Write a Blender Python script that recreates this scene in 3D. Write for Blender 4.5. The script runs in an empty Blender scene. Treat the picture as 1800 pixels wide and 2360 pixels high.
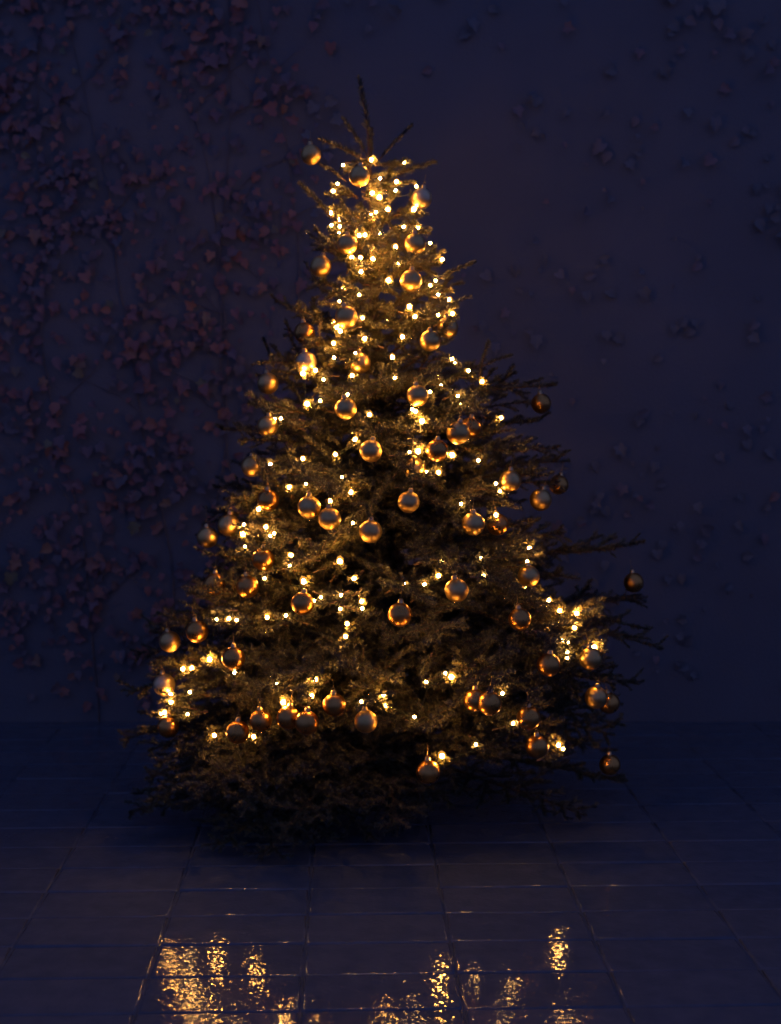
import bpy, bmesh, math, random
import numpy as np
from mathutils import Vector, Matrix, Euler

random.seed(7)
rng = np.random.default_rng(11)
sc = bpy.context.scene
COL = sc.collection

# ------------------------------------------------------------------ camera
H = 1.6                      # eye height
F = 3200.0                   # focal length in photo pixels (1800 wide)
PITCH = math.atan(250.0 / F)
cam_d = bpy.data.cameras.new('camera')
cam_d.sensor_fit = 'HORIZONTAL'
cam_d.sensor_width = 36.0
cam_d.lens = 36.0 * F / 1800.0
cam_d.clip_start = 0.05
cam_d.clip_end = 200.0
cam_d.dof.use_dof = True
cam_d.dof.focus_distance = 4.6
cam_d.dof.aperture_fstop = 2.4
cam = bpy.data.objects.new('camera', cam_d)
cam.location = (0, 0, H)
cam.rotation_euler = (math.pi / 2 - PITCH, 0, 0)
COL.objects.link(cam)
sc.camera = cam

# ------------------------------------------------------------------ night sky
world = bpy.data.worlds.new('World')
sc.world = world
world.use_nodes = True
wn = world.node_tree.nodes
wn['Background'].inputs['Color'].default_value = (0.20, 0.29, 1.0, 1)
wn['Background'].inputs['Strength'].default_value = 0.27

sc.view_settings.view_transform = 'Standard'
sc.view_settings.look = 'None'
sc.view_settings.exposure = 0.0
sc.view_settings.gamma = 1.0
sc.view_settings.use_curve_mapping = False
sc.render.engine = 'CYCLES'
cy = sc.cycles
cy.use_denoising = True
cy.denoiser = 'OPENIMAGEDENOISE'
cy.use_adaptive_sampling = True
cy.adaptive_threshold = 0.02
cy.adaptive_min_samples = 20
cy.max_bounces = 4
cy.diffuse_bounces = 2
cy.glossy_bounces = 2
cy.transmission_bounces = 4
cy.volume_bounces = 0
cy.transparent_max_bounces = 6
cy.sample_clamp_indirect = 4.0
cy.use_light_tree = True
cy.caustics_reflective = False
cy.caustics_refractive = False

BULB_POWER = 310.0

# ------------------------------------------------------------------ helpers
CP, SP = math.cos(PITCH), math.sin(PITCH)

def at(px, py, Y):
    """photo pixel (1800 wide) -> world point at distance Y in front of the viewer"""
    a = (px - 900.0) / F
    b = -(py - 1180.0) / F
    dy = CP + b * SP
    dz = -SP + b * CP
    t = Y / dy
    return Vector((a * t, Y, H + dz * t))

K = 1800.0 / 1680.0          # positions below were measured on a 1680 wide view

def link(name, mesh, parent=None, mat=None):
    o = bpy.data.objects.new(name, mesh)
    COL.objects.link(o)
    if parent is not None:
        o.parent = parent
    if mat is not None and mesh is not None and not mesh.materials:
        mesh.materials.append(mat)
    return o

def tag(o, label=None, cat=None, group=None, kind=None):
    if label: o['label'] = label
    if cat: o['category'] = cat
    if group: o['group'] = group
    if kind: o['kind'] = kind
    return o

def np_mesh(name, verts, faces, smooth=False):
    """faces: (n,k) int array"""
    me = bpy.data.meshes.new(name)
    verts = np.asarray(verts, dtype=np.float32)
    faces = np.asarray(faces, dtype=np.int32)
    n, k = faces.shape
    me.vertices.add(len(verts))
    me.vertices.foreach_set('co', verts.ravel())
    me.loops.add(n * k)
    me.loops.foreach_set('vertex_index', faces.ravel())
    me.polygons.add(n)
    me.polygons.foreach_set('loop_start', np.arange(0, n * k, k, dtype=np.int32))
    me.polygons.foreach_set('loop_total', np.full(n, k, dtype=np.int32))
    if smooth:
        me.polygons.foreach_set('use_smooth', np.ones(n, dtype=bool))
    me.update()
    me.validate()
    return me

class Tubes:
    """collects tapered tubes as one quad mesh"""
    def __init__(self, sides=4):
        self.v, self.f, self.n, self.s = [], [], 0, sides
    def add(self, pts, r0, r1, radii=None):
        pts = np.asarray(pts, dtype=float)
        m = len(pts)
        tan = np.gradient(pts, axis=0)
        tan /= np.linalg.norm(tan, axis=1)[:, None] + 1e-9
        ref = np.array([0.0, 0.0, 1.0]) if abs(tan[0][2]) < 0.85 else np.array([1.0, 0.0, 0.0])
        u = np.cross(tan, ref); u /= np.linalg.norm(u, axis=1)[:, None] + 1e-9
        w = np.cross(tan, u)
        rad = np.linspace(r0, r1, m) if radii is None else np.asarray(radii)
        a = np.arange(self.s) * 2 * math.pi / self.s
        ring = (np.cos(a)[None, :, None] * u[:, None, :] + np.sin(a)[None, :, None] * w[:, None, :])
        vv = pts[:, None, :] + ring * rad[:, None, None]
        self.v.append(vv.reshape(-1, 3))
        i = np.arange(m - 1)[:, None] * self.s
        j = np.arange(self.s)[None, :]
        k = (j + 1) % self.s
        q = np.stack([i + j, i + k, i + self.s + k, i + self.s + j], -1).reshape(-1, 4) + self.n
        self.f.append(q)
        self.n += m * self.s
    def mesh(self, name):
        return np_mesh(name, np.concatenate(self.v), np.concatenate(self.f), True)

# ------------------------------------------------------------------ materials
def new_mat(name):
    m = bpy.data.materials.new(name)
    m.use_nodes = True
    nt = m.node_tree
    return m, nt, nt.nodes['Principled BSDF']

def N(nt, kind, **kw):
    n = nt.nodes.new(kind)
    for k, v in kw.items():
        setattr(n, k, v)
    return n

def ramp(nt, stops):
    r = N(nt, 'ShaderNodeValToRGB')
    e = r.color_ramp.elements
    while len(e) < len(stops):
        e.new(0.5)
    for el, (p, c) in zip(e, stops):
        el.position = p
        el.color = (*c, 1)
    return r

def mat_needles():
    m, nt, b = new_mat('needles')
    oi = N(nt, 'ShaderNodeObjectInfo')
    ge = N(nt, 'ShaderNodeNewGeometry')
    add = N(nt, 'ShaderNodeMath', operation='ADD')
    nt.links.new(oi.outputs['Random'], add.inputs[0])
    nt.links.new(ge.outputs['Random Per Island'], add.inputs[1])
    hf = N(nt, 'ShaderNodeMath', operation='MULTIPLY'); hf.inputs[1].default_value = 0.5
    nt.links.new(add.outputs[0], hf.inputs[0])
    r = ramp(nt, [(0.0, (0.054, 0.060, 0.050)), (0.45, (0.090, 0.092, 0.058)), (0.8, (0.140, 0.130, 0.050)), (1.0, (0.155, 0.098, 0.050))])
    nt.links.new(hf.outputs[0], r.inputs[0])
    nt.links.new(r.outputs[0], b.inputs['Base Color'])
    b.inputs['Roughness'].default_value = 0.38
    b.inputs['Specular IOR Level'].default_value = 0.6
    return m

def mat_bark():
    m, nt, b = new_mat('bark')
    tc = N(nt, 'ShaderNodeTexCoord')
    nz = N(nt, 'ShaderNodeTexNoise'); nz.inputs['Scale'].default_value = 60; nz.inputs['Detail'].default_value = 4
    nt.links.new(tc.outputs['Object'], nz.inputs['Vector'])
    r = ramp(nt, [(0.3, (0.07, 0.038, 0.022)), (0.7, (0.17, 0.10, 0.06))])
    nt.links.new(nz.outputs['Fac'], r.inputs[0])
    nt.links.new(r.outputs[0], b.inputs['Base Color'])
    bp = N(nt, 'ShaderNodeBump'); bp.inputs['Strength'].default_value = 0.6; bp.inputs['Distance'].default_value = 0.004
    nt.links.new(nz.outputs['Fac'], bp.inputs['Height'])
    nt.links.new(bp.outputs[0], b.inputs['Normal'])
    b.inputs['Roughness'].default_value = 0.5
    return m

def mat_bauble(name, c0, c1, rough):
    m, nt, b = new_mat(name)
    tc = N(nt, 'ShaderNodeTexCoord')
    oi = N(nt, 'ShaderNodeObjectInfo')
    nz = N(nt, 'ShaderNodeTexNoise', noise_dimensions='4D')
    nz.inputs['Scale'].default_value = 38; nz.inputs['Detail'].default_value = 3
    ml = N(nt, 'ShaderNodeMath', operation='MULTIPLY'); ml.inputs[1].default_value = 37.0
    nt.links.new(oi.outputs['Random'], ml.inputs[0])
    nt.links.new(ml.outputs[0], nz.inputs['W'])
    nt.links.new(tc.outputs['Object'], nz.inputs['Vector'])
    r = ramp(nt, [(0.3, c0), (0.7, c1)])
    nt.links.new(nz.outputs['Fac'], r.inputs[0])
    nt.links.new(r.outputs[0], b.inputs['Base Color'])
    mr = N(nt, 'ShaderNodeMapRange')
    mr.inputs['To Min'].default_value = rough - 0.06
    mr.inputs['To Max'].default_value = rough + 0.10
    nt.links.new(nz.outputs['Fac'], mr.inputs['Value'])
    nt.links.new(mr.outputs[0], b.inputs['Roughness'])
    b.inputs['Metallic'].default_value = 1.0
    v = N(nt, 'ShaderNodeTexVoronoi'); v.inputs['Scale'].default_value = 210
    nt.links.new(tc.outputs['Object'], v.inputs['Vector'])
    bp = N(nt, 'ShaderNodeBump'); bp.inputs['Strength'].default_value = 0.10; bp.inputs['Distance'].default_value = 0.002
    nt.links.new(v.outputs['Distance'], bp.inputs['Height'])
    nt.links.new(bp.outputs[0], b.inputs['Normal'])
    return m

def mat_plain(name, col, rough=0.5, metal=0.0):
    m, nt, b = new_mat(name)
    nz = N(nt, 'ShaderNodeTexNoise'); nz.inputs['Scale'].default_value = 90
    tc = N(nt, 'ShaderNodeTexCoord')
    nt.links.new(tc.outputs['Object'], nz.inputs['Vector'])
    r = ramp(nt, [(0.3, tuple(c * 0.8 for c in col)), (0.7, tuple(min(1, c * 1.15) for c in col))])
    nt.links.new(nz.outputs['Fac'], r.inputs[0])
    nt.links.new(r.outputs[0], b.inputs['Base Color'])
    b.inputs['Roughness'].default_value = rough
    b.inputs['Metallic'].default_value = metal
    return m

def mat_bulb(name, col, power):
    m, nt, b = new_mat(name)
    b.inputs['Base Color'].default_value = (0.8, 0.75, 0.6, 1)
    b.inputs['Emission Color'].default_value = (*col, 1)
    b.inputs['Emission Strength'].default_value = power
    return m

def mat_water():
    m, nt, b = new_mat('water_drop')
    b.inputs['Base Color'].default_value = (1, 1, 1, 1)
    b.inputs['Roughness'].default_value = 0.14
    b.inputs['IOR'].default_value = 1.33
    b.inputs['Transmission Weight'].default_value = 1.0
    return m

def mat_stone():
    m, nt, b = new_mat('wet_stone')
    tc = N(nt, 'ShaderNodeTexCoord')
    ge = N(nt, 'ShaderNodeNewGeometry')
    oi = N(nt, 'ShaderNodeObjectInfo')
    n1 = N(nt, 'ShaderNodeTexNoise'); n1.inputs['Scale'].default_value = 14; n1.inputs['Detail'].default_value = 8
    nt.links.new(ge.outputs['Position'], n1.inputs['Vector'])
    r = ramp(nt, [(0.3, (0.070, 0.090, 0.115)), (0.7, (0.096, 0.116, 0.142))])
    ad = N(nt, 'ShaderNodeMath', operation='MULTIPLY_ADD'); ad.inputs[1].default_value = 0.3; 
    nt.links.new(oi.outputs['Random'], ad.inputs[0]); 
    sb = N(nt, 'ShaderNodeMath', operation='SUBTRACT'); sb.inputs[1].default_value = 0.15
    nt.links.new(n1.outputs['Fac'], sb.inputs[0]); nt.links.new(sb.outputs[0], ad.inputs[2])
    nt.links.new(ad.outputs[0], r.inputs[0])
    nt.links.new(r.outputs[0], b.inputs['Base Color'])
    # water film: gloss varies from puddled to merely damp
    n2 = N(nt, 'ShaderNodeTexNoise'); n2.inputs['Scale'].default_value = 3.2; n2.inputs['Detail'].default_value = 5
    nt.links.new(ge.outputs['Position'], n2.inputs['Vector'])
    mr = N(nt, 'ShaderNodeMapRange')
    mr.inputs['From Min'].default_value = 0.35; mr.inputs['From Max'].default_value = 0.65
    mr.inputs['To Min'].default_value = 0.045; mr.inputs['To Max'].default_value = 0.08
    nt.links.new(n2.outputs['Fac'], mr.inputs['Value'])
    nt.links.new(mr.outputs[0], b.inputs['Roughness'])
    b.inputs['IOR'].default_value = 1.38
    # grain of the riven stone under the film
    n3 = N(nt, 'ShaderNodeTexNoise'); n3.inputs['Scale'].default_value = 60; n3.inputs['Detail'].default_value = 0.4
    nt.links.new(ge.outputs['Position'], n3.inputs['Vector'])
    n4 = N(nt, 'ShaderNodeTexNoise'); n4.inputs['Scale'].default_value = 15; n4.inputs['Detail'].default_value = 2
    nt.links.new(ge.outputs['Position'], n4.inputs['Vector'])
    vo = N(nt, 'ShaderNodeTexVoronoi', feature='SMOOTH_F1'); vo.inputs['Scale'].default_value = 85; vo.inputs['Smoothness'].default_value = 0.35
    nt.links.new(ge.outputs['Position'], vo.inputs['Vector'])
    sq = N(nt, 'ShaderNodeMath', operation='POWER'); sq.inputs[1].default_value = 2.0
    nt.links.new(vo.outputs['Distance'], sq.inputs[0])
    b0 = N(nt, 'ShaderNodeBump'); b0.inputs['Strength'].default_value = 1.0; b0.inputs['Distance'].default_value = 0.0003; b0.invert = True
    nt.links.new(sq.outputs[0], b0.inputs['Height'])
    b1 = N(nt, 'ShaderNodeBump'); b1.inputs['Strength'].default_value = 1.0; b1.inputs['Distance'].default_value = 0.0005
    nt.links.new(n3.outputs['Fac'], b1.inputs['Height'])
    nt.links.new(b0.outputs[0], b1.inputs['Normal'])
    b2 = N(nt, 'ShaderNodeBump'); b2.inputs['Strength'].default_value = 1.0; b2.inputs['Distance'].default_value = 0.0012
    nt.links.new(n4.outputs['Fac'], b2.inputs['Height'])
    nt.links.new(b1.outputs[0], b2.inputs['Normal'])
    nt.links.new(b2.outputs[0], b.inputs['Normal'])
    return m

def mat_ground():
    m, nt, b = new_mat('ground')
    ge = N(nt, 'ShaderNodeNewGeometry')
    n1 = N(nt, 'ShaderNodeTexNoise'); n1.inputs['Scale'].default_value = 40; n1.inputs['Detail'].default_value = 6
    nt.links.new(ge.outputs['Position'], n1.inputs['Vector'])
    r = ramp(nt, [(0.3, (0.016, 0.015, 0.014)), (0.7, (0.04, 0.037, 0.034))])
    nt.links.new(n1.outputs['Fac'], r.inputs[0]); nt.links.new(r.outputs[0], b.inputs['Base Color'])
    bp = N(nt, 'ShaderNodeBump'); bp.inputs['Strength'].default_value = 0.7; bp.inputs['Distance'].default_value = 0.006
    nt.links.new(n1.outputs['Fac'], bp.inputs['Height']); nt.links.new(bp.outputs[0], b.inputs['Normal'])
    b.inputs['Roughness'].default_value = 0.5
    return m

def mat_wall():
    m, nt, b = new_mat('rendered_wall')
    ge = N(nt, 'ShaderNodeNewGeometry')
    n1 = N(nt, 'ShaderNodeTexNoise'); n1.inputs['Scale'].default_value = 1.3; n1.inputs['Detail'].default_value = 9
    nt.links.new(ge.outputs['Position'], n1.inputs['Vector'])
    r = ramp(nt, [(0.3, (0.128, 0.132, 0.138)), (0.7, (0.160, 0.163, 0.166))])
    nt.links.new(n1.outputs['Fac'], r.inputs[0]); nt.links.new(r.outputs[0], b.inputs['Base Color'])
    n2 = N(nt, 'ShaderNodeTexNoise'); n2.inputs['Scale'].default_value = 70; n2.inputs['Detail'].default_value = 5
    nt.links.new(ge.outputs['Position'], n2.inputs['Vector'])
    bp = N(nt, 'ShaderNodeBump'); bp.inputs['Strength'].default_value = 0.5; bp.inputs['Distance'].default_value = 0.006
    nt.links.new(n2.outputs['Fac'], bp.inputs['Height']); nt.links.new(bp.outputs[0], b.inputs['Normal'])
    b.inputs['Roughness'].default_value = 0.75
    return m

def mat_leaf(name, stops):
    m, nt, b = new_mat(name)
    oi = N(nt, 'ShaderNodeObjectInfo')
    ge = N(nt, 'ShaderNodeNewGeometry')
    add = N(nt, 'ShaderNodeMath', operation='ADD')
    nt.links.new(oi.outputs['Random'], add.inputs[0]); nt.links.new(ge.outputs['Random Per Island'], add.inputs[1])
    fr = N(nt, 'ShaderNodeMath', operation='FRACT'); nt.links.new(add.outputs[0], fr.inputs[0])
    r = ramp(nt, stops)
    nt.links.new(fr.outputs[0], r.inputs[0]); nt.links.new(r.outputs[0], b.inputs['Base Color'])
    b.inputs['Roughness'].default_value = 0.5
    b.inputs['Specular IOR Level'].default_value = 0.3
    return m

M_NEEDLE = mat_needles()
M_BARK = mat_bark()
M_GOLD = mat_bauble('gold_satin', (0.60, 0.37, 0.115), (0.72, 0.47, 0.17), 0.36)
M_GOLD_DIMLIT = mat_bauble('gold_in_dim_light', (0.52, 0.235, 0.055), (0.64, 0.32, 0.085), 0.27)  # same gold, coloured darker and more orange for dimmer, warmer light
M_PALE = mat_bauble('champagne_gold', (0.74, 0.52, 0.24), (0.82, 0.60, 0.32), 0.42)
M_CAP = mat_plain('bauble_cap', (0.75, 0.52, 0.24), 0.35, 1.0)
M_THREAD = mat_plain('gold_thread', (0.45, 0.30, 0.12), 0.5, 0.6)
M_CABLE = mat_plain('cable_green', (0.012, 0.022, 0.012), 0.4)
M_BULB = mat_bulb('bulb_glow', (1.0, 0.45, 0.09), BULB_POWER)
M_BULB_DIM = mat_bulb('bulb_glow_dim', (1.0, 0.49, 0.13), BULB_POWER * 0.5)
M_BULB_HOT = mat_bulb('bulb_glow_hot', (1.0, 0.45, 0.09), BULB_POWER * 1.5)
M_WATER = mat_water()
M_STONE = mat_stone()
M_GROUND = mat_ground()
M_WALL = mat_wall()
M_RED = mat_leaf('red_creeper_leaf', [(0.0, (0.14, 0.13, 0.13)), (0.4, (0.19, 0.125, 0.125)), (0.75, (0.28, 0.13, 0.115)), (0.95, (0.36, 0.17, 0.11)), (1.0, (0.19, 0.19, 0.11))])
M_GREEN = mat_leaf('dark_ivy_leaf', [(0.0, (0.15, 0.15, 0.145)), (0.6, (0.165, 0.16, 0.155)), (0.85, (0.20, 0.155, 0.15)), (1.0, (0.24, 0.15, 0.14))])
M_STEM = mat_plain('creeper_stem', (0.16, 0.14, 0.13), 0.7)

# ------------------------------------------------------------------ ground and paving
def sheet(name, x0, x1, y0, y1, z, mat, parent=None):
    me = np_mesh(name, [(x0, y0, z), (x1, y0, z), (x1, y1, z), (x0, y1, z)], [(0, 1, 2, 3)])
    return link(name, me, parent, mat)

tag(sheet('ground', -20, 20, -20, 20, -0.045, M_GROUND), kind='structure')

SW, SD, ST = 0.432, 0.232, 0.05          # slab width, depth, thickness
THETA = math.atan(100.0 / F)             # the joints run slightly left of straight ahead
pav = bpy.data.objects.new('pavement', None)
COL.objects.link(pav)
pav.rotation_euler.z = THETA
tag(pav, kind='structure')
bed = sheet('mortar_bed', -6, 6, -2.0, 7.2, -0.005, M_STONE, pav)

def slab_mesh(i):
    r = random.Random(i)
    bm = bmesh.new()
    bmesh.ops.create_cube(bm, size=1.0)
    for v in bm.verts:
        v.co.x *= SW - 0.006; v.co.y *= SD - 0.005; v.co.z = v.co.z * ST - ST / 2
        v.co.x += r.uniform(-0.0015, 0.0015); v.co.y += r.uniform(-0.0015, 0.0015)
    top = [e for e in bm.edges if all(v.co.z > -0.01 for v in e.verts)]
    bmesh.ops.bevel(bm, geom=top, offset=0.009, segments=4, profile=0.55, affect='EDGES')
    me = bpy.data.meshes.new('paving_slab')
    bm.to_mesh(me); bm.free()
    for p in me.polygons: p.use_smooth = p.area < 0.01
    me.materials.append(M_STONE)
    return me

SLABS = [slab_mesh(i) for i in range(6)]
X0 = -0.128 + 0.5 * SW
Y0 = 4.256 + 0.5 * SD
far_v, far_f, nfv = [], [], 0
for j in range(-11, 12):
    for i in range(-12, 13):
        cx, cyy = X0 + i * SW, Y0 + j * SD
        if cyy < 1.6 or cyy > 7.0: continue
        loc = Vector((cx, cyy, random.uniform(-0.0018, 0.0018)))
        rot = Euler((random.gauss(0, 0.0035), random.gauss(0, 0.003), 0))
        near = 3.2 < cyy < 6.3 and abs(cx + cyy * 0.03) < 0.30 * cyy + 0.45
        me = SLABS[random.randrange(6)]
        if near:
            o = link('paving_slab', me, pav)
            o.location = loc; o.rotation_euler = rot
        else:
            Mx = Matrix.Translation(loc) @ rot.to_matrix().to_4x4()
            vs = [Mx @ v.co for v in me.vertices]
            for p in me.polygons:
                idx = list(p.vertices)
                for k in range(1, len(idx) - 1):
                    far_f.append((nfv + idx[0], nfv + idx[k], nfv + idx[k + 1]))
            far_v += [tuple(v) for v in vs]; nfv += len(vs)
tag(link('paving_slabs_beyond', np_mesh('paving_slabs_beyond', far_v, far_f), pav, M_STONE), kind='stuff')

# ------------------------------------------------------------------ wall with creepers
YW = 6.9
bm = bmesh.new()
bmesh.ops.create_cube(bm, size=1.0)
for v in bm.verts:
    v.co = Vector((v.co.x * 13, YW + 0.15 + v.co.y * 0.3, 2.27 + v.co.z * 4.6))
me = bpy.data.meshes.new('garden_wall'); bm.to_mesh(me); bm.free()
wall = tag(link('garden_wall', me, None, M_WALL), 'dark rendered wall behind the tree, bare above its tip, overgrown with creepers', 'wall')
bm = bmesh.new()
bmesh.ops.create_cube(bm, size=1.0)
for v in bm.verts:
    v.co = Vector((v.co.x * 13.1, YW + 0.15 + v.co.y * 0.4, 4.63 + v.co.z * 0.1))
bmesh.ops.bevel(bm, geom=bm.edges[:], offset=0.01, segments=2, affect='EDGES')
me = bpy.data.meshes.new('coping'); bm.to_mesh(me); bm.free()
link('coping', me, wall, M_WALL)

def leaf_mesh(name, seed, mat):
    r = random.Random(seed)
    shapes = [[(0.0, 0.0), (0.18, -0.10), (0.40, -0.06), (0.34, 0.18), (0.55, 0.42), (0.27, 0.50), (0.18, 0.74), (0.0, 1.0)],
              [(0.0, 0.0), (0.16, 0.04), (0.30, 0.16), (0.36, 0.34), (0.34, 0.52), (0.25, 0.70), (0.12, 0.86), (0.0, 1.0)],
              [(0.0, 0.05), (0.30, -0.12), (0.52, 0.10), (0.42, 0.28), (0.50, 0.52), (0.28, 0.58), (0.22, 0.80), (0.0, 0.92)],
              [(0.0, 0.0), (0.20, 0.02), (0.40, 0.10), (0.28, 0.30), (0.44, 0.56), (0.22, 0.62), (0.15, 0.82), (0.0, 1.05)]]
    half = shapes[seed % 4] if seed >= 0 else [(0.0, 0.02), (0.20, -0.08), (0.42, 0.02), (0.46, 0.24), (0.50, 0.44), (0.34, 0.58), (0.17, 0.78), (0.0, 0.98)]
    size = 0.052
    vs, fs = [], []
    def P(x, y):
        fold = 0.22 * abs(x) - 0.22 * (y - 0.3) ** 2
        return (x * size, -fold * size * 1.2, -y * size)      # hangs down, faces -Y
    rim = [P(x * r.uniform(.9, 1.1), y * r.uniform(.95, 1.05)) for x, y in half]
    lim = [P(-x * r.uniform(.9, 1.1), y * r.uniform(.95, 1.05)) for x, y in half[1:-1]]
    vs = rim + lim + [P(0.0, 0.32)]
    ring = list(range(len(rim))) + [len(rim) + k for k in reversed(range(len(lim)))]
    c = len(vs) - 1
    for k in range(len(ring)):
        fs.append((ring[k], ring[(k + 1) % len(ring)], c))
    # give the blade a little thickness
    nv = len(vs)
    vs2 = vs + [(x, y + 0.0012, z) for x, y, z in vs]
    fs2 = fs + [(a + nv, cc + nv, b + nv) for a, b, cc in fs]
    me = np_mesh(name, vs2, fs2, True)
    me.materials.append(mat)
    return me

LEAF_R = [leaf_mesh('creeper_leaf', s, M_RED) for s in range(5)]
LEAF_G = [leaf_mesh('ivy_leaf', s + 20, M_GREEN) for s in range(5)]

def wallx(px): return (px - 900) / F * YW
def wallz(py): return at(900, py, YW).z

def coverage(x, z):
    """how thickly the creeper covers a spot on the wall"""
    px = 900 + x / YW * F
    py = 930 - (z - H) / YW * F
    n = math.sin(x * 5.1 + 1.3 * math.sin(z * 3.7)) * math.sin(z * 4.3 + 1.1 * math.sin(x * 2.9)) * 0.5 + 0.5
    left = min(1, max(0, (880 - px) / 260))
    d = 0.20 + 0.80 * left
    if py > 1500: d *= max(0.12, 1 - (py - 1500) / 220)
    bare = math.exp(-(((px - 1020) / 260) ** 2 + ((py - 330) / 300) ** 2))
    return max(0.0, d * (0.25 + 0.75 * n) * (1 - 0.92 * bare)), left

def build_creeper(root, leaves, mat, is_left, n_single, n_mass, xr):
    r = random.Random(3 if is_left else 5)
    # woody stems climbing the wall
    for k in range(7 if is_left else 2):
        x = r.uniform(*xr); pts = []; z = 0.0; dx = r.uniform(-.25, .25)
        while z < r.uniform(3.4, 4.4):
            pts.append((x, YW - (0.008 if is_left else 0.001) - 0.003 * math.sin(z * 7), z)); z += 0.12
            dx += r.uniform(-.12, .12); dx *= .9; x += dx * 0.12
        t = Tubes(5); t.add(pts, 0.006, 0.002) if is_left else t.add(pts, 0.0035, 0.0015)
        for q in range(5, len(pts) - 4, 4):
            p = np.array(pts[q]); s = r.choice((-1, 1)); br = [p]
            for m in range(6):
                br.append(br[-1] + np.array((s * r.uniform(.04, .10), r.uniform(-.004, .004), r.uniform(.02, .09))))
            t.add(br, 0.003, 0.0015)
        link('stem', t.mesh('stem'), root, M_STEM)
    def sample(in_view):
        while True:
            if in_view:
                x = wallx(r.uniform(-20, 1820)); z = wallz(r.uniform(-20, 1650))
            else:
                x = r.uniform(-4.6, 4.6); z = r.uniform(0.1, 4.4)
            c, left = coverage(x, z)
            if (left > r.uniform(0.25, 0.75)) != is_left: continue
            if r.random() < c: return x, z
    for _ in range(n_single):
        x, z = sample(True)
        o = link('leaf', leaves[r.randrange(5)], root)
        o.location = (x, YW - r.uniform(0.022, 0.045), z)
        o.rotation_euler = (r.gauss(-0.18, 0.15), r.gauss(0, 0.8), r.gauss(0, 0.2))
        s = r.uniform(0.7, 1.5); o.scale = (s * r.uniform(.75, 1.15), s, s)
    vs, fs, n = [], [], 0
    base = []
    for me in leaves:
        co = np.empty(len(me.vertices) * 3, dtype=np.float32); me.vertices.foreach_get('co', co)
        fi = np.array([p.vertices[:] for p in me.polygons])
        base.append((co.reshape(-1, 3), fi))
    for _ in range(n_mass):
        x, z = sample(False)
        co, fi = base[r.randrange(5)]
        R = np.array(Euler((r.gauss(-0.18, 0.16), r.gauss(0, 0.9), r.gauss(0, 0.22))).to_matrix())
        s = r.uniform(0.45, 1.25)
        vs.append(co @ R.T * s + np.array((x, YW - r.uniform(0.012, 0.034), z)))
        fs.append(fi + n); n += len(co)
    tag(link('leaves_further_in', np_mesh('leaves_further_in', np.concatenate(vs), np.concatenate(fs), True), root, mat), kind='stuff')

cr = bpy.data.objects.new('red_creeper', None); COL.objects.link(cr)
tag(cr, 'rust red leafy creeper covering the wall left of the tree', 'creeper')
iv = bpy.data.objects.new('dark_ivy', None); COL.objects.link(iv)
tag(iv, 'sparse dark ivy on the wall right of the tree', 'ivy')
build_creeper(cr, LEAF_R, M_RED, True, 298, 4200, (-3.6, -0.3))
build_creeper(iv, LEAF_G, M_GREEN, False, 70, 800, (0.2, 3.6))

# ------------------------------------------------------------------ the tree
YT = 5.6
# outline measured on the picture: (y, left x, trunk x, right x), 1680 px wide view
PROF = [(290, 740, 797, 850), (350, 735, 797, 880), (430, 715, 798, 915), (480, 705, 799, 925), (560, 670, 801, 985), (650, 600, 806, 1005),
        (760, 550, 818, 1080), (850, 520, 826, 1130), (900, 490, 832, 1170), (980, 480, 838, 1195), (1060, 430, 842, 1205), (1130, 385, 845, 1215),
        (1220, 350, 848, 1290), (1300, 305, 850, 1380), (1380, 295, 850, 1385), (1450, 285, 850, 1375), (1560, 300, 850, 1360), (1640, 340, 850, 1370),
        (1760, 400, 850, 1300)]
PZ, PL, PA, PR = [], [], [], []
for y, xl, xa, xr in PROF:
    c = at(xa * K, y * K, YT)
    PZ.append(c.z); PA.append(c.x)
    PL.append(c.x - at(xl * K, y * K, YT).x); PR.append(at(xr * K, y * K, YT).x - c.x)
PZ, PL, PA, PR = [np.array(a)[::-1] for a in (PZ, PL, PA, PR)]
def axis_x(z): return float(np.interp(z, PZ, PA))
def rad(z, side):
    return float(np.interp(z, PZ, PR if side > 0 else PL))
def env_radius(z, az):
    """radius of the crown at height z in direction az (0 = right, -90 deg = towards the viewer)"""
    l, r = rad(z, -1), rad(z, 1)
    c = math.cos(az)
    w = 0.5 + 0.5 * c
    return l * (1 - w) + r * w
def on_crown(x, y, inset=0.0):
    """point where the sight line through (x, y) meets the front of the crown"""
    Y = YT - 0.4
    for _ in range(25):
        p = at(x * K, y * K, Y)
        ax = axis_x(p.z)
        R = rad(p.z, p.x - ax) * 0.97
        s = min(1.0, abs(p.x - ax) / max(R, 1e-3))
        f = 0.5 * (rad(p.z, 1) + rad(p.z, -1)) * 0.90
        Yn = YT - f * math.sqrt(1 - s * s) + inset
        Y = 0.5 * (Y + min(Yn, YT + 0.1))
    return at(x * K, y * K, Y)

BASE = Vector((axis_x(0.2), YT, 0.0))
tree = bpy.data.objects.new('spruce_tree', None); COL.objects.link(tree)
tree.location = BASE
tag(tree, 'tall wet spruce Christmas tree decorated with gold baubles and fairy lights', 'christmas tree')

TOPZ = at(797 * K, 300 * K, YT).z
tr = Tubes(10)
zs = np.linspace(-0.02, TOPZ, 26)
tr.add([(axis_x(max(z, 0.2)) - BASE.x + 0.006 * math.sin(z * 9), 0.006 * math.cos(z * 7), z) for z in zs], 0.058, 0.007)
link('trunk', tr.mesh('trunk'), tree, M_BARK)

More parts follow.
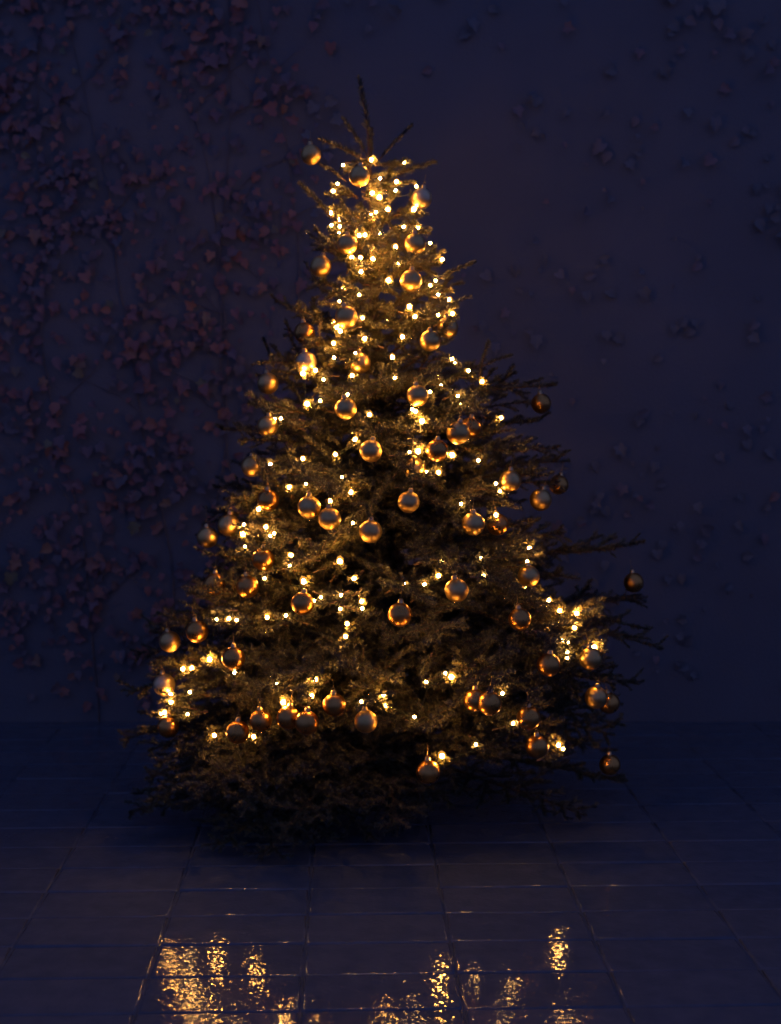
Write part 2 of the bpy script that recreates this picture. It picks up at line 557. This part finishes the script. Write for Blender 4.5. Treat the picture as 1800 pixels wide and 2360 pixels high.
# --- shoots, twigs and boughs -------------------------------------------------
def needles_on(pts, per_m, length, out, fwd=0.75, tips=None):
    """needles round a polyline; appends triangles to out"""
    pts = np.asarray(pts)
    seg = np.diff(pts, axis=0); sl = np.linalg.norm(seg, axis=1); tot = sl.sum()
    n = max(6, int(tot * per_m))
    d = (np.arange(n) + rng.random(n)) / n * tot
    cs = np.concatenate([[0], np.cumsum(sl)])
    i = np.clip(np.searchsorted(cs, d, side='right') - 1, 0, len(sl) - 1)
    u = (d - cs[i]) / sl[i]
    p = pts[i] + seg[i] * u[:, None]
    t = seg[i] / sl[i][:, None]
    up = np.tile(np.array([0.0, 0.0, 1.0]), (n, 1))
    up[np.abs(t[:, 2]) > 0.9] = (1, 0, 0)
    a = np.cross(t, up); a /= np.linalg.norm(a, axis=1)[:, None]
    b = np.cross(a, t)
    ang = rng.random(n) * 2 * math.pi
    # fewer needles on the underside
    ang = np.where((np.sin(ang) < -0.3) & (rng.random(n) < 0.55), ang + math.pi, ang)
    rdir = np.cos(ang)[:, None] * a + np.sin(ang)[:, None] * b
    f = fwd * rng.uniform(0.7, 1.35, n)
    dirn = rdir + t * f[:, None]
    dirn /= np.linalg.norm(dirn, axis=1)[:, None]
    L = length * rng.uniform(0.75, 1.2, n)
    L *= np.clip((tot - d) / 0.02 * 0.5 + 0.55, 0.55, 1)
    roll = rng.normal(size=(n, 3))
    w = np.cross(dirn, roll); w /= np.linalg.norm(w, axis=1)[:, None] + 1e-9
    hw = 0.0017
    v0 = p + w * hw; v1 = p - w * hw
    v2 = p + dirn * L[:, None]
    out.append(np.stack([v0, v1, v2], 1))               # tapering blade
    if tips is not None:
        k = rng.choice(n, size=max(1, n // 9), replace=False)
        tips.append(v2[k])

def finish_needles(out, name):
    v = np.concatenate(out).reshape(-1, 3)
    n = len(v) // 3
    f = np.arange(n * 3).reshape(n, 3)
    me = np_mesh(name, v, f)
    me.materials.append(M_NEEDLE)
    return me

def curve_pts(p, d, L, sag, n, wob=0.05):
    d = np.asarray(d, float); d /= np.linalg.norm(d)
    side = rng.normal(size=3) * wob * L
    ts = np.linspace(0, 1, n)
    P = np.asarray(p)[None] + d[None] * (ts * L)[:, None]
    P[:, 2] += sag * L * (np.sin(ts * math.pi * 0.9))
    P += side[None] * (ts * ts)[:, None]
    return P

def make_bough(L, dens=1.0):
    wood = Tubes(4); nd = []; tips = []
    main = curve_pts((0, 0, 0), (1, 0, 0), L, rng.uniform(0.01, 0.06), 9, 0.03)
    wood.add(main, 0.0045 + 0.006 * L, 0.0016)
    needles_on(main[3:] if L > 0.3 else main[1:], 1200 * dens, 0.0205, nd, tips=tips)
    s = 0.10 * L + 0.015
    k = 0
    while s < L * 0.985:
        t = s / L
        i = t * 8; a = int(min(i, 7)); p = main[a] + (main[a + 1] - main[a]) * (i - a)
        side = 1 if k % 2 else -1
        tw = (0.42 * L * (1 - t) ** 0.8 + 0.055) * rng.uniform(0.65, 1.1) * (0.55 + 0.45 * min(1, t / 0.3))
        ang = math.radians(rng.uniform(42, 62))
        up = rng.normal(0.06, 0.20)
        d = np.array((math.cos(ang), side * math.sin(ang), up))
        tp = curve_pts(p, d, tw, rng.uniform(-0.04, 0.05), 5)
        wood.add(tp, 0.0032, 0.0012)
        needles_on(tp, 1300 * dens, 0.0205, nd, tips=tips)
        if tw > 0.10:
            q = 0.035; kk = 0
            while q < tw * 0.95:
                i = q / tw * 4; a = int(min(i, 3)); pp = tp[a] + (tp[a + 1] - tp[a]) * (i - a)
                sl = (0.34 * (tw - q) + 0.028) * rng.uniform(0.7, 1.2)
                sd = 1 if kk % 2 else -1
                base = math.atan2(d[1], d[0]) + sd * math.radians(rng.uniform(38, 58))
                d2 = np.array((math.cos(base), math.sin(base), d[2] + rng.normal(0.04, 0.22)))
                sp = curve_pts(pp, d2, sl, 0.0, 4)
                wood.add(sp, 0.002, 0.001)
                needles_on(sp, 1350 * dens, 0.020, nd, tips=tips)
                q += rng.uniform(0.045, 0.085); kk += 1
        # short shoots standing above and below the bough
        if rng.random() < 0.45:
            d3 = np.array((rng.uniform(.5, .9), rng.normal(0, .4), rng.choice([-0.6, 0.8])))
            sp = curve_pts(p, d3, rng.uniform(0.04, 0.09), 0.0, 4)
            needles_on(sp, 1050 * dens, 0.0175, nd, tips=tips); wood.add(sp, 0.002, 0.001)
        s += rng.uniform(0.032, 0.058); k += 1
    return wood.mesh('branch'), finish_needles(nd, 'needles'), np.concatenate(tips)

def make_shoot(L):
    wood = Tubes(5); nd = []; tips = []
    main = curve_pts((0, 0, 0), (1, 0, 0), L, 0.03, 7, 0.05)
    wood.add(main, 0.0042, 0.0018)
    needles_on(main[1:], 2100, 0.0215, nd, 0.7, tips)
    return wood.mesh('branch'), finish_needles(nd, 'needles'), np.concatenate(tips)

CLASSES = [0.16, 0.26, 0.36, 0.48, 0.62, 0.78, 0.95, 1.1]
PROTO = {c: [make_bough(c) for _ in range(4)] for c in CLASSES}
for c in CLASSES:
    for w_, n_, _ in PROTO[c]:
        w_.materials.append(M_BARK)
DROP_PTS = []

def place_bough(base, tip, proto=None, roll=0.0, drops=0.0):
    d = Vector(tip) - Vector(base)
    L = d.length
    az = math.atan2(d.y, d.x); pit = math.asin(max(-1, min(1, d.z / L)))
    if proto is None:
        c = min(CLASSES, key=lambda q: abs(q - L))
        proto = PROTO[c][random.randrange(4)]
        sx = L / c
    else:
        sx = L / proto[3]
    E = Euler((roll, -pit, az))
    o = link('branch', proto[0].copy(), tree)
    o.location = Vector(base) - BASE; o.rotation_euler = E
    s2 = max(0.8, min(1.25, sx))
    o.scale = (sx, s2, s2)
    n = link('needles', proto[1].copy(), o)
    tag(n, kind='stuff')
    if drops > 0:
        t = proto[2]
        pick = t[rng.random(len(t)) < drops]
        R = np.array(E.to_matrix())
        DROP_PTS.append((pick * np.array((sx, s2, s2))) @ R.T + np.array(Vector(base) - BASE))
    return o

def bough_to(tip, pitch=None):
    """a bough from the trunk to the given tip"""
    tip = Vector(tip)
    h = (tip.z - 0.2) / (TOPZ - 0.2)
    if pitch is None:
        pitch = np.interp(h, [0, 0.15, 0.45, 0.75, 1.0], [-12, -4, 8, 20, 40]) + random.gauss(0, 6)
    rr = math.hypot(tip.x - axis_x(tip.z), tip.y - YT)
    zb = tip.z - rr * math.tan(math.radians(pitch))
    zb = max(0.12, min(TOPZ - 0.02, zb))
    base = Vector((axis_x(zb), YT, zb))
    front = tip.y < YT + 0.1
    return place_bough(base, tip, roll=random.gauss(0, 0.25), drops=0.085 if front else 0.0)

# ------------------------------------------------------------------ baubles (positions measured on the 1680 px view)
G, A, P_ = 'gold', 'gold_dimlit', 'pale'  # A: gold baubles with dim, warm light put into the colour
BAUBLES = [
 (669, 333, G, 0.0, 'highest gold bauble of all, hanging from a bare shoot left of the tip'),
 (773, 379, G, 0.0, 'gold bauble with a dark face just below the tree tip, against the trunk'),
 (907, 427, P_, 0.0, 'pale champagne bauble glowing all over, right of the trunk near the tip'),
 (747, 526, G, 0.0, 'gold bauble beside the bright lights, left one of the upper pair'),
 (893, 525, G, 0.0, 'gold bauble with a dark round centre, right one of the upper pair'),
 (690, 573, G, 0.0, 'gold bauble at the left outline, below the upper pair'),
 (884, 604, G, 0.03, 'dark faced gold bauble with lit left rim, under the right one of the upper pair'),
 (745, 682, G, 0.0, 'gold bauble with a complete bright rim, left of the trunk in the upper third'),
 (963, 705, G, 0.05, 'gold bauble half hidden by needles at the upper right outline'),
 (925, 733, G, 0.0, 'gold bauble with two glaring light reflections, right of the trunk'),
 (655, 716, A, 0.06, 'small sliver of a gold bauble, tinted amber for dim light, among needles at the upper left outline'),
 (659, 779, P_, 0.05, 'pale bauble behind two bright bulbs at the left of the upper third'),
 (775, 781, G, 0.10, 'gold bauble mostly hidden deep in the branches, beside the trunk'),
 (576, 825, G, 0.0, 'gold bauble with lit right side, standing clear at the left outline'),
 (898, 851, G, 0.0, 'gold bauble hanging beneath a bare lit twig right of the trunk'),
 (744, 879, G, 0.0, 'gold bauble with a bright spot low on it, left of the trunk at mid height'),
 (1164, 868, A, 0.0, 'lone gold bauble half in shadow beyond the right outline at mid height'),
 (575, 917, G, 0.0, 'gold bauble touching a bright bulb at its upper right, left outline'),
 (985, 931, G, 0.0, 'dark faced gold bauble with a thin lit crescent, front of a touching pair'),
 (1012, 920, A, 0.09, 'gold bauble tinted amber for dim light, peeping out behind the dark faced crescent one'),
 (940, 969, A, 0.0, 'gold bauble, tinted warm for dim light, with a glowing underside, below the touching pair'),
 (798, 970, G, 0.0, 'gold bauble lit all round with a small dark star, on the tree axis'),
 (541, 1003, G, 0.0, 'gold bauble with a bright lower edge under a level bough, left outline'),
 (892, 1008, G, 0.08, 'gold bauble hidden but for a bright patch, under two bulbs near the axis'),
 (577, 1076, A, 0.03, 'dim bauble with dark upper half, left of centre at mid height'),
 (665, 1091, G, 0.0, 'gold bauble with dark face, upper left one of a slanting row of three'),
 (709, 1116, G, 0.0, 'gold bauble in the middle of a slanting row of three'),
 (797, 1143, G, 0.0, 'gold bauble with soft even rim, lower right one of a slanting row of three'),
 (879, 1080, G, 0.0, 'gold bauble with a large dark face right of the axis at mid height'),
 (1097, 1035, G, 0.02, 'gold bauble with a blazing lower half next to two bulbs, right side'),
 (1202, 1043, A, 0.05, 'small gold bauble, tinted orange for dim light, mostly hidden at the right outline'),
 (1163, 1075, G, 0.0, 'gold bauble with a bright crescent on its lower left, right outline'),
 (1018, 1127, G, 0.0, 'gold bauble lit only on its left edge, right of centre'),
 (1070, 1128, A, 0.09, 'gold bauble, tinted reddish for dim light, broken up by needles, right of the one lit on its left edge'),
 (446, 1156, G, 0.0, 'gold bauble with lit right side at the far left, below a needle fan'),
 (492, 1130, G, 0.05, 'gold bauble under a brightly lit bough, half covered, left side'),
 (566, 1203, A, 0.06, 'gold bauble tinted orange for shadow with one bright streak, left side'),
 (462, 1257, A, 0.05, 'small gold bauble, tinted reddish for dim light, with a single bright dot, left side'),
 (532, 1262, A, 0.03, 'gold bauble, tinted dull for dim light, half covered by a dark bough, left side'),
 (651, 1298, A, 0.0, 'gold bauble, tinted copper for dim light, with a brilliant light at its right edge, left of the axis'),
 (982, 1270, G, 0.0, 'gold ring lit bauble with black centre and tall cap, right of the axis'),
 (860, 1322, A, 0.0, 'gold bauble, tinted bronze for dim light, on the tree axis above the dark hollow'),
 (1118, 1332, A, 0.0, 'gold bauble, tinted bronze for dim light, right of the dark hollow'),
 (1137, 1240, G, 0.05, 'gold bauble just behind a starry bulb, right side'),
 (1363, 1253, A, 0.0, 'lone bauble dangling beyond the far right outline'),
 (365, 1380, G, 0.0, 'gold bauble with lit lower right, left one of a pair at the far left'),
 (424, 1358, A, 0.04, 'gold bauble tinted amber for dim light, covered from above, right one of a pair at the far left'),
 (502, 1416, A, 0.0, 'gold bauble, tinted coppery for dim light, resting above a bright bulb, lower left'),
 (1180, 1430, A, 0.0, 'gold bauble, tinted red copper for dim light, with two small reflections, lower right'),
 (1271, 1417, G, 0.0, 'brightest yellow bauble with two glaring spots at the lower right'),
 (1282, 1500, G, 0.0, 'gold bauble with lit left rim, front of a pair at the lower right outline'),
 (1310, 1512, A, 0.05, 'gold bauble, tinted dark amber for dim light, behind its neighbour at the lower right outline'),
 (1021, 1506, A, 0.02, 'gold bauble tinted bronze for dim light, lit on its left, left one of a touching pair low on the tree'),
 (1053, 1512, A, -0.02, 'gold bauble, tinted dark for dim light, almost black with a thin rim, right of a touching low pair'),
 (1137, 1544, A, 0.0, 'gold bauble, tinted amber for dim light, with a bright spot beside a bulb, lower right'),
 (719, 1516, A, 0.02, 'gold bauble tinted bronze for dim light, lit on its right edge, upper one in the bottom row'),
 (620, 1544, A, 0.02, 'gold bauble, tinted bronze for dim light, wet with a notch of needles at its top, bottom row'),
 (660, 1554, A, -0.02, 'dark bauble with a lit right edge, overlapping its neighbour in the bottom row'),
 (561, 1550, A, 0.02, 'gold bauble, tinted bronze for dim light, with a needle sprig across its top, bottom row left'),
 (512, 1575, A, 0.0, 'gold bauble, tinted orange for dim light, with a bright band between two low bulbs, bottom row left'),
 (787, 1552, G, 0.0, 'gold bauble crossed by needle shadows near the axis, bottom row'),
 (362, 1563, A, 0.02, 'gold bauble, tinted amber for dim light, with an upright streak of light at the lower left corner'),
 (353, 1473, P_, 0.05, 'pale bauble behind brightly lit needles at the far lower left'),
 (1155, 1606, A, 0.0, 'dark bauble with a lit upper left edge below the bottom row, right'),
 (921, 1661, A, 0.0, 'lowest bauble of all, with a lit upper right edge'),
 (1312, 1645, A, 0.04, 'bauble reduced to two orange patches at the lowest right'),
]

def uv_sphere(name, r, nu, nv):
    bm = bmesh.new()
    bmesh.ops.create_uvsphere(bm, u_segments=nu, v_segments=nv, radius=r)
    me = bpy.data.meshes.new(name); bm.to_mesh(me); bm.free()
    for p in me.polygons: p.use_smooth = True
    return me
RB = 0.0405
def globe(mat):
    me = uv_sphere('globe', RB, 36, 22)
    for v in me.vertices:                       # a short neck under the cap
        if v.co.z > RB * 0.97: v.co.z += (v.co.z - RB * 0.97) * 0.5
    me.materials.append(mat); return me
GLOBES = {G: globe(M_GOLD), A: globe(M_GOLD_DIMLIT), P_: globe(M_PALE)}
cp = Tubes(14)
z0 = RB * 1.02
cp.add([(0, 0, z0 - 0.002), (0, 0, z0), (0, 0, z0 + 0.009), (0, 0, z0 + 0.0115), (0, 0, z0 + 0.012)], 0, 0, radii=[0.0105, 0.0105, 0.0085, 0.006, 0.0005])
CAP = cp.mesh('cap'); CAP.materials.append(M_CAP)
lp = Tubes(5)
lp.add([(0.006 * math.cos(a), 0, z0 + 0.016 + 0.006 * math.sin(a)) for a in np.linspace(-1.2, 4.34, 12)], 0.0009, 0.0009)
lp.add([(0, 0, z0 + 0.021), (0.002, 0.001, z0 + 0.035), (0.0, 0.003, z0 + 0.052)], 0.0007, 0.0007)
LOOP = lp.mesh('hanging_loop'); LOOP.materials.append(M_THREAD)

def drop_cluster(seed):
    r = np.random.default_rng(seed)
    ico = bmesh.new(); bmesh.ops.create_icosphere(ico, subdivisions=1, radius=1.0)
    vv = np.array([v.co[:] for v in ico.verts]); ff = np.array([[v.index for v in f.verts] for f in ico.faces]); ico.free()
    V, Fc, n = [], [], 0
    for k in range(26):
        ph = r.uniform(0, 2 * math.pi)
        zz = -1 + abs(r.normal(0, 0.35))
        zz = min(0.4, zz); q = math.sqrt(max(0, 1 - zz * zz))
        s = r.uniform(0.0010, 0.0024)
        c = np.array((q * math.cos(ph), q * math.sin(ph), zz)) * (RB + s * 0.4)
        V.append(vv * s + c); Fc.append(ff + n); n += len(vv)
    V.append(vv * np.array((.003, .003, .0042)) + np.array((0, 0, -RB - 0.003))); Fc.append(ff + n)
    me = np_mesh('water_drops', np.concatenate(V), np.concatenate(Fc), True); me.materials.append(M_WATER)
    return me
DROPS = [drop_cluster(s) for s in range(5)]

bauble_pos = []
for i, (x, y, kind, inset, label) in enumerate(BAUBLES):
    p = on_crown(x, y, inset - 0.035)
    bauble_pos.append(p)
    root = bpy.data.objects.new('bauble', None); COL.objects.link(root)
    root.location = p
    root.rotation_euler = (random.gauss(0, 0.12), random.gauss(0, 0.12), random.uniform(0, 6.28))
    s = random.uniform(0.96, 1.04); root.scale = (s, s, s)
    tag(root, label, 'bauble', 'gold baubles hanging on the tree')
    link('globe', GLOBES[kind], root)
    link('cap', CAP, root)
    link('hanging_loop', LOOP, root)
    tag(link('water_drops', DROPS[i % 5], root), kind='stuff')
    # the bough it hangs from ends just above it
    hang = p + Vector((0, 0, RB + 0.05))
    ax = Vector((axis_x(hang.z), YT, hang.z))
    out = (hang - ax); rr = math.hypot(out.x, out.y)
    tipx = hang + Vector((out.x, out.y, 0)) / max(rr, .05) * 0.035 + Vector((0, 0, 0.005))
    if i > 2: bough_to(tipx)

# ------------------------------------------------------------------ boughs that fill the crown
gold_a = math.pi * (3 - math.sqrt(5))
NF = 135
zlo, zhi = 0.34, TOPZ - 0.10
us = np.linspace(0, 1, 400)
zz = zlo + (zhi - zlo) * us
wgt = np.array([0.16 + env_radius(z, 0) + env_radius(z, math.pi) for z in zz]); cw = np.cumsum(wgt); cw /= cw[-1]
for i in range(NF):
    z = float(np.interp((i + 0.5) / NF, cw, zz)) + random.uniform(-.03, .03)
    az = i * gold_a + random.gauss(0, .25)
    if math.sin(az) > 0.75 and random.random() < 0.35: continue      # thinner against the wall
    R = env_radius(z, az) * random.uniform(0.80, 1.06) * (0.93 if math.sin(az) < -0.4 else 1.0)
    ax = axis_x(z)
    tip = Vector((ax + R * math.cos(az), YT + R * math.sin(az) * 0.95, z))
    if tip.y > YW - 0.2: tip.y = YW - 0.2
    bough_to(tip)

# lowest, undecorated boughs sweeping down to the paving
for i in range(44):
    az = math.radians(random.uniform(-200, 20)) if i > 19 else math.radians(random.uniform(-158, -108))
    R = random.uniform(0.75, 1.0) if i > 19 else random.uniform(0.95, 1.2)
    zt = random.uniform(0.05, 0.36)
    if i in (0, 1, 2): zt = 0.04; R = 1.12
    tip = Vector((BASE.x + R * math.cos(az), YT + R * math.sin(az) * 0.9, zt))
    zb = zt + random.uniform(0.06, 0.22)
    if tip.y > YW - 0.2: tip.y = YW - 0.2
    place_bough(Vector((BASE.x, YT, zb)), tip, roll=random.gauss(0, 0.2), drops=0.004)

# leader and the bare shoots round the tip
SHOOT = []
for L in (0.2, 0.2, 0.3):
    s = make_shoot(L); s[0].materials.append(M_BARK); SHOOT.append((*s, L))
for (bx, by, tx, ty, dY) in [(798, 345, 768, 165, 0.0), (799, 350, 801, 272, -0.03), (808, 352, 889, 279, -0.06), (795, 350, 682, 300, -0.05),
                             (792, 340, 734, 254, 0.03), (806, 395, 942, 350, 0.05), (745, 390, 683, 352, -0.04), (722, 480, 640, 394, 0.02), (815, 385, 876, 343, -0.12),
                             (930, 610, 1020, 562, -0.05), (1030, 812, 1055, 740, -0.05), (1035, 790, 1100, 762, 0.0), (590, 790, 556, 735, -0.04), (900, 800, 965, 705, -0.3)]:
    b0 = at(bx * K, by * K, YT - (0.0 if by < 500 else 0.2)); t0 = at(tx * K, ty * K, YT + dY - (0.0 if by < 500 else 0.2))
    place_bough(b0, t0, proto=SHOOT[random.randrange(3)], drops=0.10)

# ------------------------------------------------------------------ fairy lights
BULBS = []
def crop(ox, oy, s, lst):
    for u, v in lst:
        BULBS.append(((ox + u / s) / K, (oy + v / s) / K))
crop(600, 120, 2.8, [(717,695),(533,730),(928,712),(498,850),(471,897),(772,815),(879,837),(873,893),(722,910),(768,938),(1007,866),(995,1012),(823,1015),(746,1033),(718,1055),
  (453,1037),(510,1080),(459,1117),(512,1125),(503,1172),(638,1183),(675,1180),(773,1172),(925,1127),(1016,1133),(990,1163),(1097,1233),(872,1258),(891,1360),(1174,1340),
  (727,1335),(646,1328),(591,1326),(650,1418),(826,1474),(1131,1475),(1097,1505),(1148,1565),(1218,1598),(538,1525),(639,1567),(510,1610),(962,1642)])
crop(500, 700, 3.36, [(903,145),(945,163),(1128,110),(1535,100),(955,212),(1143,268),(903,305),(907,418),(1072,382),(688,467),(757,510),(1047,557),(825,587),(1378,575),(1437,258),
  (1359,415),(1012,703),(800,752),(698,775),(1181,860),(495,888),(448,893),(1590,910),(1560,963),(1070,1050),(1492,1150),(1558,1143),(917,1166),(413,1243),(970,1342),(1614,1300),
  (560,1420),(690,1395),(1038,1460),(877,1527),(328,1585),(665,1200)])
crop(850, 700, 3.36, [(537,87),(647,77),(645,428),(667,455),(772,518),(560,635),(690,714),(708,768),(475,682),(337,818),(361,833),(1023,885),(877,603),(645,1172),(848,1213),(538,1307),
  (984,1393),(1026,1442),(714,1550),(985,1636)])
crop(300, 1150, 2.8, [(835,60),(735,165),(875,181),(728,227),(903,240),(930,222),(742,305),(1437,156),(1038,362),(1030,433),(1353,402),(867,512),(1120,533),(1445,513),(1360,620),
  (1355,710),(1495,660),(1498,706),(1390,887),(1400,805),(1185,657),(1230,635),(884,763),(1005,752),(688,782),(638,772),(557,779),(672,1105),(948,1195),(1192,1165),(340,1097),
  (398,1092),(385,1247),(263,1310),(198,1385),(226,1393),(370,1389),(543,1525),(797,1535),(1172,1272),(1492,1308),(1634,1264),(1653,1332),(990,1320),(513,1035),(240,1230)])
crop(850, 1150, 2.4, [(888,272),(877,360),(619,328),(635,422),(878,453),(195,467),(408,338),(308,472),(385,425),(996,561),(1056,618),(1138,713),(1150,637),(1074,781),(1100,791),
  (1098,847),(1098,878),(1248,820),(457,984),(425,965),(318,1012),(740,1075),(252,1205),(798,1241),(592,1358),(405,1422),(1075,1383),(1050,1362)])

string = bpy.data.objects.new('light_string', None); COL.objects.link(string)
string.location = BASE
tag(string, 'string of small warm white fairy lights wound round the spruce', 'fairy lights')
bpos = []
for (x, y) in BULBS:
    p = on_crown(x, y, random.uniform(-0.02, 0.05))
    # keep clear of the baubles
    for q in bauble_pos:
        d = p - q
        if d.length < RB + 0.013:
            p = q + d.normalized() * (RB + 0.015)
    bpos.append(p)
n_front = len(bpos)
for i in range(12):                          # the string goes on round the sides and the back
    z = float(np.interp((i + 0.5) / 12, cw, zz))
    z = max(z, 0.5)
    az = math.radians(random.uniform(40, 140))
    R = env_radius(z, az) * random.uniform(0.45, 0.80)
    bpos.append(Vector((axis_x(z) + R * math.cos(az), YT + R * math.sin(az), z)))

def bulb_mesh(r, mat):
    bm = bmesh.new(); bmesh.ops.create_icosphere(bm, subdivisions=1, radius=r)
    me = bpy.data.meshes.new('bulb'); bm.to_mesh(me); bm.free()
    for v in me.vertices: v.co.z *= 1.2
    for p in me.polygons: p.use_smooth = True
    me.materials.append(mat)
    return me
def mat_halo(name, glow):  # added see-through glow that imitates lens bloom round a bulb
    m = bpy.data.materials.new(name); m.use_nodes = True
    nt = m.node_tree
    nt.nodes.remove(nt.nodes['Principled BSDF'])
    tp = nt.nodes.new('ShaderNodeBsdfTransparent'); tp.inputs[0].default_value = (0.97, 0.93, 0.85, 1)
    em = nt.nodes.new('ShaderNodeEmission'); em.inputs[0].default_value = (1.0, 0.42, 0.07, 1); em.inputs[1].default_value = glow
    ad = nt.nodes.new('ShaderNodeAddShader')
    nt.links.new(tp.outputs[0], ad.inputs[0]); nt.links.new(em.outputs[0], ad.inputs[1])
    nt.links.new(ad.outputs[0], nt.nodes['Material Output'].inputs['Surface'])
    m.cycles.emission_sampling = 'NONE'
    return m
def halo_mesh(r, mat):
    me = bulb_mesh(r, mat); me.name = 'halo_shell'
    for v in me.vertices: v.co.z = v.co.z * 1.15 + r * 0.2
    return me
HALOS = [None, halo_mesh(0.0115, mat_halo('halo_glow', 0.34)), halo_mesh(0.0150, mat_halo('halo_glow_bright', 0.45))]
BULB_KINDS = [bulb_mesh(0.0054, M_BULB_DIM), bulb_mesh(0.0069, M_BULB), bulb_mesh(0.0084, M_BULB_HOT)]
sk = Tubes(8)
sk.add([(0, 0, -0.020), (0, 0, -0.019), (0, 0, -0.006), (0, 0, -0.005)], 0, 0, radii=[0.0008, 0.0042, 0.0046, 0.001])
SOCK = sk.mesh('socket'); SOCK.materials.append(M_CABLE)
sock_pos = []
for p in bpos:
    kind = random.choices((0, 1, 2), (6, 4, 1.6))[0]
    o = link('bulb', BULB_KINDS[kind], string)
    o.location = p - BASE
    o.rotation_euler = (random.gauss(0.4, 0.6), random.gauss(0, 0.6), 0)
    link('socket', SOCK, o)
    if HALOS[kind]: link('halo_shell', HALOS[kind], o)  # glowing shell added round the bulb as its bloom
    sock_pos.append(p - BASE + o.rotation_euler.to_matrix() @ Vector((0, 0, -0.018)))
# cable: from the top down, always on to the nearest lamp not yet strung
left = set(range(len(bpos)))
cur = max(left, key=lambda i: bpos[i].z); left.remove(cur); order = [cur]
while left:
    nxt = min(left, key=lambda j: (bpos[j] - bpos[cur]).length + 1.1 * max(0, bpos[cur].z - bpos[j].z) + (0 if bpos[j].z > bpos[cur].z - 0.25 else 0.5))
    left.remove(nxt); order.append(nxt); cur = nxt
cb = Tubes(4)
for a, b in zip(order, order[1:]):
    p, q = sock_pos[a], sock_pos[b]
    d = (q - p).length
    mid = (p + q) / 2 + Vector((0, 0.35 * min(d, 0.3), -0.12 * min(d, 0.4)))
    ts = np.linspace(0, 1, 7)
    cb.add([tuple(p * (1 - t) ** 2 + mid * 2 * t * (1 - t) + q * t * t) for t in ts], 0.0011, 0.0011)
link('cable', cb.mesh('cable'), string, M_CABLE)

# ------------------------------------------------------------------ short shoots the lamps are clipped to
sv, sf, sn, wv, wf, wn_ = [], [], 0, [], [], 0
def arrays(me, k):
    co = np.empty(len(me.vertices) * 3, dtype=np.float32); me.vertices.foreach_get('co', co)
    fi = np.empty(len(me.polygons) * k, dtype=np.int32); me.polygons.foreach_get('vertices', fi)
    return co.reshape(-1, 3), fi.reshape(-1, k)
SPR = []
for L in (0.10, 0.12, 0.14, 0.11):
    wood_me, needle_me, tips = make_shoot(L)
    SPR.append((arrays(wood_me, 4), arrays(needle_me, 3), tips, L))
for p in bpos[:n_front]:
    for rep in range(2):
        (wco, wfi), (nco, nfi), tips, L = SPR[random.randrange(4)]
        out = Vector((p.x - axis_x(p.z), p.y - YT, 0)); out.normalize()
        out = Matrix.Rotation(random.gauss(0, 0.7), 3, 'Z') @ out
        d = (out + Vector((0, 0, random.gauss(0.15, 0.3)))).normalized()
        off = Vector((random.gauss(0, 0.012), 0.012, -0.016 if rep == 0 else random.uniform(-0.035, 0.03)))
        base = p + off - d * (L * 0.85)
        R = np.array(d.to_track_quat('X', 'Z').to_matrix())
        o3 = np.array(base - BASE)
        sv.append(nco @ R.T + o3); sf.append(nfi + sn); sn += len(nco)
        wv.append(wco @ R.T + o3); wf.append(wfi + wn_); wn_ += len(wco)
        pick = tips[rng.random(len(tips)) < 0.22]
        DROP_PTS.append(pick @ R.T + o3)
tag(link('shoot_needles', np_mesh('shoot_needles', np.concatenate(sv), np.concatenate(sf)), tree, M_NEEDLE), kind='stuff')
tag(link('shoot_twigs', np_mesh('shoot_twigs', np.concatenate(wv), np.concatenate(wf), True), tree, M_BARK), kind='stuff')

# rain drops clinging to the needles
pts = np.concatenate(DROP_PTS)
pts = pts[rng.permutation(len(pts))][:12000]
ico = bmesh.new(); bmesh.ops.create_icosphere(ico, subdivisions=1, radius=1.0)
vv = np.array([v.co[:] for v in ico.verts]); ff = np.array([[v.index for v in f.verts] for f in ico.faces]); ico.free()
sz = 0.0015 + 0.0030 * rng.random(len(pts)) ** 2.5
V = pts[:, None, :] + vv[None] * sz[:, None, None]
Fc = ff[None] + (np.arange(len(pts)) * len(vv))[:, None, None]
tag(link('raindrops', np_mesh('raindrops', V.reshape(-1, 3), Fc.reshape(-1, 3), True), tree, M_WATER), kind='stuff')
